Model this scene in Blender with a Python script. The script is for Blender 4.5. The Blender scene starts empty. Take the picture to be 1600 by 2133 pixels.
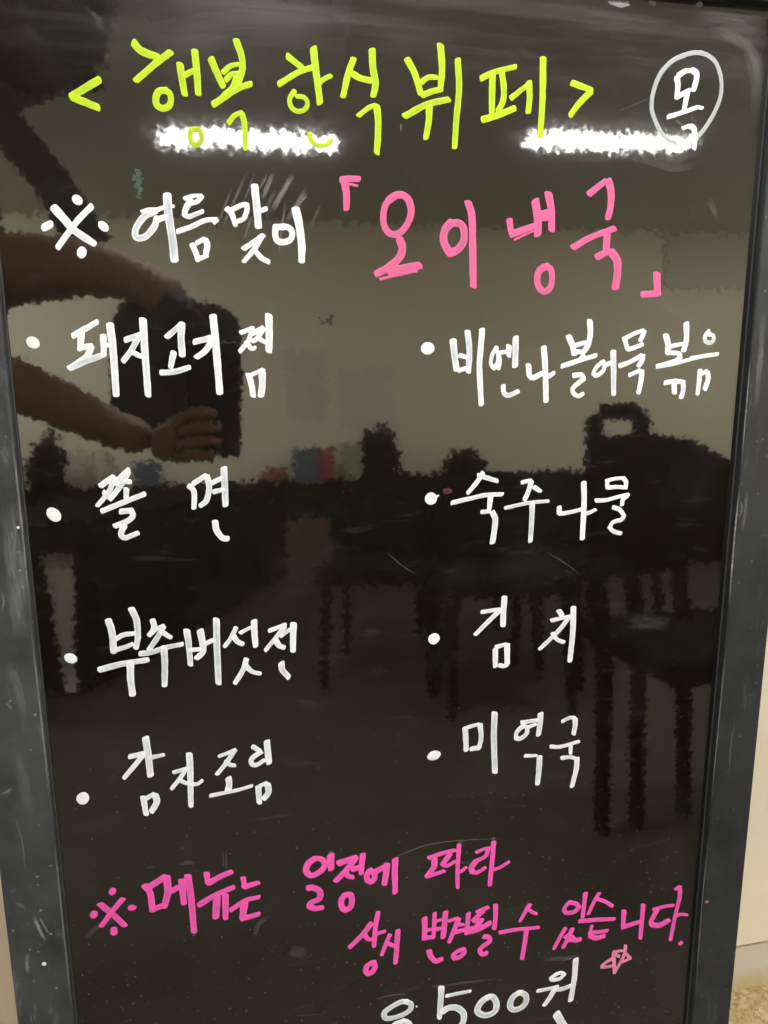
import bpy, bmesh, math, random
from mathutils import Matrix, Vector, noise as mnoise
S = bpy.context.scene
COL = S.collection
R = math.radians
# ------------------------------------------------------------------ camera
cam = bpy.data.cameras.new('camera'); camo = bpy.data.objects.new('camera', cam); COL.objects.link(camo)
cam.sensor_fit = 'VERTICAL'; cam.sensor_height = 36.0; cam.lens = 36.0 * 1550.0 / 2133.0
cam.clip_start = 0.01; cam.clip_end = 60
CAM_R = Matrix(((0.98080539, 0.04369188, -0.19003105), (-0.19445794, 0.29106393, -0.93673257), (0.01438358, 0.9557054, 0.2939733)))
CAM_M = Matrix.Translation((0, 0, 1.0)) @ CAM_R.to_4x4()
camo.matrix_world = CAM_M
S.camera = camo
# ------------------------------------------------------------------ world, view transform
w = bpy.data.worlds.new('World'); S.world = w; w.use_nodes = True
w.node_tree.nodes['Background'].inputs[0].default_value = (0.5, 0.52, 0.55, 1)
w.node_tree.nodes['Background'].inputs[1].default_value = 0.05
S.view_settings.view_transform = 'Standard'; S.view_settings.look = 'None'
S.view_settings.exposure = 0.0; S.view_settings.gamma = 1.0
LIGHT_W = 99.0         # radiance of the ceiling light diffusers
COOL_W = 16.0           # watts of a cool area lamp added at left to tint the frame
S.cycles.use_denoising = True; S.cycles.denoiser = 'OPENIMAGEDENOISE'; S.cycles.denoising_prefilter = 'ACCURATE'
S.cycles.max_bounces = 8; S.cycles.transparent_max_bounces = 16
S.cycles.caustics_reflective = False; S.cycles.caustics_refractive = False
S.cycles.sample_clamp_indirect = 6.0

ld = bpy.data.lights.new('added_cool_lamp', 'AREA'); ld.shape = 'RECTANGLE'; ld.size = 1.6; ld.size_y = 2.0
ld.energy = COOL_W; ld.color = (0.72, 0.86, 1.0)
lo = bpy.data.objects.new('added_cool_lamp', ld); COL.objects.link(lo)
lo.location = (-2.6, -0.6, 1.15); lo.rotation_euler = (R(90), 0, R(-90))

# ------------------------------------------------------------------ materials
def mat(name):
    m = bpy.data.materials.new(name); m.use_nodes = True
    nt = m.node_tree; nt.nodes.clear()
    o = nt.nodes.new('ShaderNodeOutputMaterial'); p = nt.nodes.new('ShaderNodeBsdfPrincipled')
    nt.links.new(p.outputs[0], o.inputs[0])
    return m, nt, p, o
def N(nt, t, **k):
    n = nt.nodes.new(t)
    for a, v in k.items(): setattr(n, a, v)
    return n
def tex_coord(nt, scale=(1, 1, 1), out='Object', rot=(0, 0, 0)):
    tc = N(nt, 'ShaderNodeTexCoord'); mp = N(nt, 'ShaderNodeMapping')
    nt.links.new(tc.outputs[out], mp.inputs[0]); mp.inputs['Scale'].default_value = scale; mp.inputs['Rotation'].default_value = rot
    return mp.outputs[0]
def noise_tex(nt, vec, scale, detail=3, rough=.55, out='Fac'):
    n = N(nt, 'ShaderNodeTexNoise'); nt.links.new(vec, n.inputs['Vector'])
    n.inputs['Scale'].default_value = scale; n.inputs['Detail'].default_value = detail; n.inputs['Roughness'].default_value = rough
    return n.outputs[out]
def remap(nt, v, a, b, c=0., d=1.):
    m = N(nt, 'ShaderNodeMapRange'); m.clamp = True
    nt.links.new(v, m.inputs[0])
    for i, x in enumerate((a, b, c, d)): m.inputs[1 + i].default_value = x
    return m.outputs[0]
def math_n(nt, op, a, b=None):
    m = N(nt, 'ShaderNodeMath', operation=op)
    for i, x in enumerate((a, b)):
        if x is None: continue
        if isinstance(x, (int, float)): m.inputs[i].default_value = x
        else: nt.links.new(x, m.inputs[i])
    return m.outputs[0]
def mixc(nt, f, a, b):
    m = N(nt, 'ShaderNodeMix', data_type='RGBA')
    if isinstance(f, (int, float)): m.inputs['Factor'].default_value = f
    else: nt.links.new(f, m.inputs['Factor'])
    for nm, x in ((6, a), (7, b)):
        if isinstance(x, tuple): m.inputs[nm].default_value = x + (1,) if len(x) == 3 else x
        else: nt.links.new(x, m.inputs[nm])
    return m.outputs[2]
def specks(nt, vec, scale, keep, r0, r1):
    """round specks in a share of the voronoi cells"""
    v = N(nt, 'ShaderNodeTexVoronoi'); nt.links.new(vec, v.inputs['Vector']); v.inputs['Scale'].default_value = scale
    d = remap(nt, v.outputs['Distance'], r0, r1, 1, 0)
    s = N(nt, 'ShaderNodeSeparateColor'); nt.links.new(v.outputs['Color'], s.inputs[0])
    k = remap(nt, s.outputs[0], keep, keep + .02, 1, 0)
    b = remap(nt, s.outputs[1], 0, 1, .25, 1)
    return math_n(nt, 'MULTIPLY', math_n(nt, 'MULTIPLY', d, k), b)

def simple(name, c, rough=.5, var=.12, scale=30, spec=.5, bump=0.):
    m, nt, p, o = mat(name)
    v = tex_coord(nt)
    n = noise_tex(nt, v, scale, 4)
    p.inputs['Roughness'].default_value = rough
    p.inputs['Specular IOR Level'].default_value = spec
    nt.links.new(mixc(nt, n, tuple(x * (1 - var) for x in c), tuple(min(1, x * (1 + var)) for x in c)), p.inputs['Base Color'])
    if bump:
        b = N(nt, 'ShaderNodeBump'); b.inputs['Strength'].default_value = bump; b.inputs['Distance'].default_value = .002
        nt.links.new(n, b.inputs['Height']); nt.links.new(b.outputs[0], p.inputs['Normal'])
    return m

def panel_material():
    m, nt, p, o = mat('glossy_black_film')
    v = tex_coord(nt)
    # orange peel: the film is not flat, so mirrored outlines break up
    def wob(scale, k, detail):
        c = noise_tex(nt, v, scale, detail, .5, 'Color')
        s = N(nt, 'ShaderNodeVectorMath', operation='SUBTRACT'); nt.links.new(c, s.inputs[0]); s.inputs[1].default_value = (.5, .5, .5)
        q = N(nt, 'ShaderNodeVectorMath', operation='SCALE'); nt.links.new(s.outputs[0], q.inputs[0]); q.inputs['Scale'].default_value = k
        return q.outputs[0]
    g = N(nt, 'ShaderNodeNewGeometry')
    a1 = N(nt, 'ShaderNodeVectorMath', operation='ADD'); nt.links.new(g.outputs['Normal'], a1.inputs[0]); nt.links.new(wob(PEEL_S, PEEL_K, 4), a1.inputs[1])
    a2 = N(nt, 'ShaderNodeVectorMath', operation='ADD'); nt.links.new(a1.outputs[0], a2.inputs[0]); nt.links.new(wob(26, .006, 1), a2.inputs[1])
    nn = N(nt, 'ShaderNodeVectorMath', operation='NORMALIZE'); nt.links.new(a2.outputs[0], nn.inputs[0])
    # dust, wiped chalk and specks
    sep = N(nt, 'ShaderNodeSeparateXYZ'); nt.links.new(v, sep.inputs[0])
    low = remap(nt, sep.outputs[2], .75, .30, .25, 1)          # more specks towards the bottom
    top = remap(nt, sep.outputs[2], 1.12, 1.21, 0, 1)           # chalk wiped up against the top rail
    streak = noise_tex(nt, tex_coord(nt, (5, 1, 75)), 1.0, 5, .6)
    cloud = noise_tex(nt, v, 11, 5, .6)
    fine = noise_tex(nt, v, 900, 3, .6)
    d1 = math_n(nt, 'MULTIPLY', remap(nt, streak, .45, .75), top)
    d2 = math_n(nt, 'MULTIPLY', remap(nt, cloud, .5, .8), remap(nt, fine, .35, .75))
    wipe = noise_tex(nt, tex_coord(nt, (9, 1, 40), rot=(0, R(-18), 0)), 2.2, 6, .7)
    d4 = remap(nt, wipe, .58, .8)
    sp = math_n(nt, 'MAXIMUM', specks(nt, v, 300, .14, .06, .24), specks(nt, v, 95, .08, .03, .10))
    hair = noise_tex(nt, tex_coord(nt, (320, 1, 900), rot=(0, R(35), 0)), 1, 1, .4)
    sp = math_n(nt, 'MAXIMUM', math_n(nt, 'MULTIPLY', sp, low), math_n(nt, 'MULTIPLY', remap(nt, hair, .71, .76), math_n(nt, 'MULTIPLY', low, .5)))
    base = math_n(nt, 'ADD', math_n(nt, 'MULTIPLY', d1, .11), math_n(nt, 'MULTIPLY', d2, .035))
    base = math_n(nt, 'ADD', base, math_n(nt, 'MULTIPLY', d4, .045))
    base = math_n(nt, 'ADD', base, math_n(nt, 'MULTIPLY', sp, .27))
    base = math_n(nt, 'MINIMUM', base, 1.0)
    nt.links.new(mixc(nt, base, (.0062, .0043, .0030), (.86, .85, .80)), p.inputs['Base Color'])
    p.inputs['Roughness'].default_value = .30          # greasy haze under the gloss
    p.inputs['IOR'].default_value = 1.33
    p.inputs['Specular IOR Level'].default_value = .3
    p.inputs['Coat Weight'].default_value = 1.0
    p.inputs['Coat Roughness'].default_value = .038
    p.inputs['Coat IOR'].default_value = PANEL_IOR
    nt.links.new(nn.outputs[0], p.inputs['Coat Normal'])
    return m
PEEL_S, PEEL_K, PANEL_IOR = 215.0, .0175, 2.75

def frame_material():
    m, nt, p, o = mat('worn_black_frame')
    v = tex_coord(nt)
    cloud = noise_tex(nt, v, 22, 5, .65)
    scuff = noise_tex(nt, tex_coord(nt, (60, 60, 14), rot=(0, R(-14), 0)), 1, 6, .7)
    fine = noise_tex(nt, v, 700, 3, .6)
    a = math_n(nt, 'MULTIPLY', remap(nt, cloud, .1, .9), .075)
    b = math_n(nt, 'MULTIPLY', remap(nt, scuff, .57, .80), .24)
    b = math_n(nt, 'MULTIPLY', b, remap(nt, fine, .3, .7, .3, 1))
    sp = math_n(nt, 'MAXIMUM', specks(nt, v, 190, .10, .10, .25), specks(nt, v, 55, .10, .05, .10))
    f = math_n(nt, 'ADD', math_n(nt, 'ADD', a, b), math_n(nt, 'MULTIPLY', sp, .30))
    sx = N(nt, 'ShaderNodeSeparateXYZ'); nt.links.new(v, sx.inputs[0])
    f = math_n(nt, 'MULTIPLY', f, remap(nt, sx.outputs[0], -.14, .3, 1.35, .55))      # left stile paler: its soft sheen is painted in as dust
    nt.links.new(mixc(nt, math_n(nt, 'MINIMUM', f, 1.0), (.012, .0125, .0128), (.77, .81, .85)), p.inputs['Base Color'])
    nt.links.new(remap(nt, cloud, .2, .8, .40, .46), p.inputs['Roughness'])
    hair = noise_tex(nt, tex_coord(nt, (420, 420, 90), rot=(0, R(20), 0)), 1, 1, .4)
    bp = N(nt, 'ShaderNodeBump'); bp.inputs['Strength'].default_value = .25; bp.inputs['Distance'].default_value = .0006
    nt.links.new(noise_tex(nt, v, 260, 3), bp.inputs['Height']); nt.links.new(bp.outputs[0], p.inputs['Normal'])
    return m

def ink_material(name, c, thin, dens=1.0, streak=.5):
    """paint marker: opaque where it pooled, streaky and thin where the nib ran fast"""
    m, nt, p, o = mat(name)
    at = N(nt, 'ShaderNodeAttribute'); at.attribute_name = 'ink'
    uv = tex_coord(nt, (1, 1, 1), 'UV')
    mp = N(nt, 'ShaderNodeMapping'); nt.links.new(uv, mp.inputs[0]); mp.inputs['Scale'].default_value = (.35, 7.0, 1)
    s = noise_tex(nt, mp.outputs[0], 1.0, 2, .6)
    g = noise_tex(nt, tex_coord(nt), 260, 2, .5)
    k = math_n(nt, 'ADD', at.outputs['Fac'], math_n(nt, 'MULTIPLY', math_n(nt, 'SUBTRACT', s, .5), streak))
    k = math_n(nt, 'ADD', k, math_n(nt, 'MULTIPLY', math_n(nt, 'SUBTRACT', g, .5), .25))
    f = remap(nt, k, .25, .95)
    nt.links.new(mixc(nt, f, thin, c), p.inputs['Base Color'])
    nt.links.new(remap(nt, k, .05, .6, .62 * dens, dens), p.inputs['Alpha'])
    p.inputs['Roughness'].default_value = .55; p.inputs['Specular IOR Level'].default_value = .3
    return m
def smear_material(name, c, alpha):
    m, nt, p, o = mat(name)
    uv = tex_coord(nt, (1, 1, 1), 'UV')
    mp = N(nt, 'ShaderNodeMapping'); nt.links.new(uv, mp.inputs[0]); mp.inputs['Scale'].default_value = (.45, 9, 1)
    s = noise_tex(nt, mp.outputs[0], 1.3, 5, .75)
    at = N(nt, 'ShaderNodeAttribute'); at.attribute_name = 'ink'
    g = noise_tex(nt, tex_coord(nt), 800, 3, .6)
    a = math_n(nt, 'MULTIPLY', remap(nt, s, .35, .7), math_n(nt, 'MULTIPLY', at.outputs['Fac'], remap(nt, g, .3, .65, .35, 1)))
    nt.links.new(math_n(nt, 'MULTIPLY', a, alpha), p.inputs['Alpha'])
    p.inputs['Base Color'].default_value = c + (1,); p.inputs['Roughness'].default_value = .8
    return m

INK = {
 'white': ink_material('white_marker', (.92, .94, .93), (.50, .54, .60), 1.0, .8),
 'greywhite': ink_material('thin_white_marker', (.62, .65, .64), (.40, .43, .43), .85, .7),
 'yellow': ink_material('fluorescent_yellow_marker', (.53, .74, .010), (.40, .56, .02), 1.0, .35),
 'rose': ink_material('rose_marker', (.80, .135, .33), (.62, .15, .28), .97, .4),
 'pink': ink_material('magenta_marker', (.93, .105, .46), (.66, .11, .36), 1.0, .35),
 'star': ink_material('pale_pink_marker', (.82, .27, .40), (.50, .18, .26), .95, .5),
}
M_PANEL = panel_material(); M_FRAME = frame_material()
M_SEAM = simple('grey_rubber', (.05, .052, .055), .4, .3, 90)
M_BLACK = simple('black_lacquer', (.005, .0048, .0045), .9, .2, 30, .04)
M_DARK = simple('dark_cabinet', (.0055, .0055, .0055), .7, .3, 6, .12)
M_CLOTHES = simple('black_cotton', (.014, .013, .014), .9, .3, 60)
M_SKIN = simple('skin', (.20, .112, .080), .65, .1, 40)
M_HAIR = simple('dark_hair', (.018, .012, .010), .45, .4, 120)
M_PHONE = simple('phone_case', (.008, .008, .009), .35, .1)
M_GLASS = simple('lens_glass', (.004, .004, .006), .05, .1)
M_BEAM = simple('beam_paint', (.60, .56, .45), .8, .04, 4)
M_WALL = simple('cream_wall_paint', (.79, .735, .56), .7, .05, 3)
M_CEIL = simple('ceiling_paint', (.62, .61, .55), .8, .04, 4)
M_FLOOR = simple('brown_vinyl', (.046, .036, .027), .6, .15, 12, .3)
M_WHITE = simple('white_enamel', (.75, .75, .73), .5, .05)
M_CLOTH = simple('pale_cloth', (.42, .38, .31), .9, .1, 40)
M_BLUE = simple('blue_card', (.09, .115, .15), .6, .35)
M_RED = simple('red_card', (.30, .06, .06), .6, .3)
M_ORANGE = simple('orange_plastic', (.30, .11, .065), .6, .35)
M_GREEN = simple('pale_green_cup', (.35, .38, .24), .5, .15)
M_CARD = simple('brown_carton', (.11, .065, .036), .8, .3)
M_PAPER = simple('grey_notice', (.70, .68, .58), .8, .15, 9)
M_PAPER2 = simple('faded_blue_notice', (.66, .64, .54), .8, .2, 25)
M_BAG = simple('black_vinyl', (.006, .006, .006), .95, .4, 14, .04)

def front_wall_material(name, c, c2, grain):
    m, nt, p, o = mat(name)
    v = tex_coord(nt, grain)
    n = noise_tex(nt, v, 1, 5, .6)
    fine = noise_tex(nt, tex_coord(nt), 260, 3)
    sp = specks(nt, tex_coord(nt), 34, .05, .03, .07)
    col = mixc(nt, remap(nt, n, .3, .7), c, c2)
    col = mixc(nt, math_n(nt, 'MULTIPLY', sp, .8), col, (.20, .13, .05))
    nt.links.new(col, p.inputs['Base Color'])
    p.inputs['Roughness'].default_value = .45
    b = N(nt, 'ShaderNodeBump'); b.inputs['Strength'].default_value = .15; b.inputs['Distance'].default_value = .0008
    nt.links.new(fine, b.inputs['Height']); nt.links.new(b.outputs[0], p.inputs['Normal'])
    return m
M_WOOD = front_wall_material('beech_laminate', (.74, .60, .42), (.82, .68, .50), (46, 46, 1.6))
M_CREAM = front_wall_material('cream_wall_panel', (.80, .70, .54), (.84, .74, .58), (3, 3, 18))
def skirting_material():
    m, nt, p, o = mat('stained_skirting')
    v = tex_coord(nt)
    sep = N(nt, 'ShaderNodeSeparateXYZ'); nt.links.new(v, sep.inputs[0])
    st = noise_tex(nt, v, 38, 6, .7)
    low = remap(nt, sep.outputs[2], .06, 0, 0, 1)
    f = remap(nt, math_n(nt, 'MULTIPLY', st, low), .18, .5)
    col = mixc(nt, f, (.58, .54, .45), (.50, .39, .17))
    nt.links.new(mixc(nt, specks(nt, v, 45, .08, .05, .13), col, (.16, .13, .05)), p.inputs['Base Color'])
    p.inputs['Roughness'].default_value = .6
    return m
M_SKIRT = skirting_material()
def terrazzo_material():
    m, nt, p, o = mat('speckled_floor')
    v = tex_coord(nt)
    a = noise_tex(nt, v, 85, 5, .75); b = noise_tex(nt, v, 24, 4, .6)
    sp = specks(nt, v, 170, .25, .12, .3); sp2 = specks(nt, v, 120, .2, .12, .3)
    col = mixc(nt, remap(nt, a, .36, .64), (.21, .145, .06), (.54, .42, .235))
    col = mixc(nt, math_n(nt, 'MULTIPLY', remap(nt, b, .45, .65), .4), col, (.30, .22, .09))
    col = mixc(nt, sp, col, (.68, .60, .42)); col = mixc(nt, sp2, col, (.16, .105, .035))
    nt.links.new(col, p.inputs['Base Color']); p.inputs['Roughness'].default_value = .5
    return m
M_TERRAZZO = terrazzo_material()
m, nt, p, o = mat('lit_diffuser'); p.inputs['Base Color'].default_value = (.8, .8, .8, 1)
p.inputs['Emission Color'].default_value = (1, .985, .95, 1); p.inputs['Emission Strength'].default_value = LIGHT_W
M_LIT = m
M_LIT_DIM = m.copy(); M_LIT_DIM.node_tree.nodes['Principled BSDF'].inputs['Emission Strength'].default_value = LIGHT_W * .12   # dimmed so the mirrored pair glares less

# ------------------------------------------------------------------ helpers
def link(name, me, parent=None):
    o = bpy.data.objects.new(name, me); COL.objects.link(o)
    if parent: o.parent = parent
    return o
def empty(name, loc=(0, 0, 0), rot=(0, 0, 0), parent=None):
    o = bpy.data.objects.new(name, None); COL.objects.link(o); o.location = loc; o.rotation_euler = rot
    o.empty_display_size = .05
    if parent: o.parent = parent
    return o
def tag(o, label=None, cat=None, group=None, kind=None):
    for k, x in (('label', label), ('category', cat), ('group', group), ('kind', kind)):
        if x: o[k] = x
    return o
def build(name, bm, m, parent=None, smooth=False):
    me = bpy.data.meshes.new(name); bm.normal_update(); bm.to_mesh(me); bm.free(); me.materials.append(m)
    if smooth: me.polygons.foreach_set('use_smooth', [True] * len(me.polygons))
    return link(name, me, parent)
def box_bm(x0, x1, y0, y1, z0, z1, bevel=0., seg=2, bm=None):
    b = bmesh.new()
    vs = [b.verts.new(c) for c in ((x0, y0, z0), (x1, y0, z0), (x1, y1, z0), (x0, y1, z0), (x0, y0, z1), (x1, y0, z1), (x1, y1, z1), (x0, y1, z1))]
    for f in ((3, 2, 1, 0), (4, 5, 6, 7), (0, 1, 5, 4), (1, 2, 6, 5), (2, 3, 7, 6), (3, 0, 4, 7)): b.faces.new([vs[i] for i in f])
    if bevel: bmesh.ops.bevel(b, geom=list(b.edges), offset=bevel, segments=seg, affect='EDGES', profile=.5)
    if bm is None: return b
    me = bpy.data.meshes.new('tmp'); b.to_mesh(me); b.free(); bm.from_mesh(me); bpy.data.meshes.remove(me)
    return bm
def box(name, x0, x1, y0, y1, z0, z1, m, parent=None, bevel=.003, seg=2):
    return build(name, box_bm(x0, x1, y0, y1, z0, z1, bevel, seg), m, parent)
def tube_bm(pts, rad, n=10, bm=None):
    bm = bm or bmesh.new(); rings = []
    P = [Vector(q) for q in pts]
    for i, q in enumerate(P):
        t = (P[min(i + 1, len(P) - 1)] - P[max(i - 1, 0)]).normalized()
        a = t.cross(Vector((0, 0, 1)) if abs(t.z) < .9 else Vector((1, 0, 0))).normalized(); b = t.cross(a)
        r = rad[i] if isinstance(rad, (list, tuple)) else rad
        rings.append([bm.verts.new(q + a * r * math.cos(2 * math.pi * k / n) + b * r * math.sin(2 * math.pi * k / n)) for k in range(n)])
    for A, B in zip(rings, rings[1:]):
        for k in range(n): bm.faces.new((A[k], A[(k + 1) % n], B[(k + 1) % n], B[k]))
    bm.faces.new(rings[0][::-1]); bm.faces.new(rings[-1])
    return bm

# ------------------------------------------------------------------ the setting
GY = .722                                   # face of the wall behind the board
tag(build('floor', box_bm(-3.2, 5.0, -4.6, .40, -.05, 0), M_FLOOR), kind='structure')
tag(build('entrance_floor', box_bm(-3.2, 5.0, .40, .95, -.05, .001), M_TERRAZZO), kind='structure')
tag(build('ceiling', box_bm(-3.2, 5.0, -4.6, .95, 2.45, 2.55), M_CEIL), kind='structure')
far = tag(build('far_wall', box_bm(-3.2, 5.0, -4.45, -4.3, 0, 2.45), M_WALL), kind='structure')
tag(build('left_wall', box_bm(-3.3, -3.2, -4.6, .95, 0, 2.45), M_WALL), kind='structure')
tag(build('right_wall', box_bm(5.0, 5.1, -4.6, .95, 0, 2.45), M_WALL), kind='structure')
tag(build('ceiling_beam', box_bm(3.3, 5.0, -4.3, -4.275, 2.03, 2.45), M_BEAM), kind='structure')
wall = tag(build('wall', box_bm(-3.2, 5.0, GY + .02, GY + .1, 0, 2.45), M_CREAM), kind='structure')
box('wall_panel', -1.6, .10, GY + .002, GY + .02, .095, 2.45, M_WOOD, wall, .002)
box('wall_panel', .104, 2.4, GY, GY + .02, .095, 2.45, M_CREAM, wall, .002)
build('skirting', box_bm(-1.6, 2.4, GY + .006, GY + .02, 0.001, .0935, .001), M_SKIRT, wall)

# ------------------------------------------------------------------ ceiling lights (the dim pair shows in the board; the brighter ones are added for light)
def ceiling_light(x0, x1, y, sk, label, lit=None):
    t = tag(empty('ceiling_light', ((x0 + x1) / 2, y, 2.45), (0, 0, sk)), label, 'ceiling light', 'slim panel lights on the ceiling')
    L = (x1 - x0) / 2
    bm = bmesh.new()
    for a in ((-L - .02, L + .02, -.09, -.07), (-L - .02, L + .02, .07, .09), (-L - .02, -L - .001, -.07, .07), (L + .001, L + .02, -.07, .07)):
        box_bm(a[0], a[1], a[2], a[3], -.014, 0, .002, 1, bm)
    build('frame', bm, M_WHITE, t)
    build('diffuser', box_bm(-L, L, -.068, .068, -.034, -.004), lit or M_LIT, t)
ceiling_light(-.30, .57, -2.89, R(2), 'slim ceiling light mirrored behind the yellow title at left', M_LIT_DIM)
ceiling_light(1.55, 2.44, -2.67, R(3), 'slim ceiling light mirrored below the ringed white letter at right', M_LIT_DIM)
ceiling_light(-.35, .55, -.55, R(2), 'added slim ceiling light almost straight above the board, out of the mirror view')
ceiling_light(1.45, 2.35, -.45, R(3), 'added slim ceiling light to the right of the board, out of the mirror view')
ceiling_light(-2.15, -1.28, -2.96, R(2), 'added slim ceiling light farthest left, out of the mirror view')
ceiling_light(3.40, 4.29, -2.57, R(3), 'added slim ceiling light farthest right, out of the mirror view')

t = tag(empty('ceiling_panel', (.11, -1.88, 2.45), (0, 0, R(5))), 'unlit square white panel set in the ceiling, nearer than the left light', 'ceiling panel')
box('cover', -.37, .37, -.40, .40, -.02, 0, M_WHITE, t, .006)
box('rim', -.39, .39, -.42, .42, -.008, 0, M_CEIL, t, .003)

# ------------------------------------------------------------------ the menu board
BASE_Y = .54698704 - .10452846 * .94770095
board = tag(empty('menu_board', (0, BASE_Y, 0), (R(-6), 0, 0)), 'black framed menu board handwritten in white, yellow and pink marker', 'menu board')
UL, UR, ZT, ZB = -.1478, .4087, 1.2074, .150          # inner edges of the frame in board coordinates (metres)
FW = .0410
box('panel', UL - .012, UR + .012, 0, .006, ZB - .012, ZT + .012, M_PANEL, board, 0)
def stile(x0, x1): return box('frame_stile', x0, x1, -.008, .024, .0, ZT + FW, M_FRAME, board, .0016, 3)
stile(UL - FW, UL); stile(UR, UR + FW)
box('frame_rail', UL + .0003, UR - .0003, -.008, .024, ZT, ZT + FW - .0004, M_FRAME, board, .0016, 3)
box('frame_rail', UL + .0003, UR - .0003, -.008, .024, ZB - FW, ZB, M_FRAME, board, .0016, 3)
for x in (UL, UR):
    s = 1 if x == UL else -1
    box('seam_strip', min(x, x + s * .0012), max(x, x + s * .0012), -.0009, .0004, ZB, ZT, M_SEAM, board, .0003, 1)
box('back_panel', UL - .012, UR + .012, .0075, .011, ZB - .012, ZT + .012, M_DARK, board, 0)
for x0 in (UL - FW + .002, UR + .002):
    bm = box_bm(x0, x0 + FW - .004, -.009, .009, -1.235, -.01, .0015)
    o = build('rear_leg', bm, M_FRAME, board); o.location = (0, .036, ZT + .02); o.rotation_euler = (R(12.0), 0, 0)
o = build('rear_crossbar', box_bm(UL - .0005, UR + .0005, -.008, .008, -.9, -.865, .001), M_FRAME, board); o.location = (0, .036, ZT + .02); o.rotation_euler = (R(12.0), 0, 0)

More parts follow.
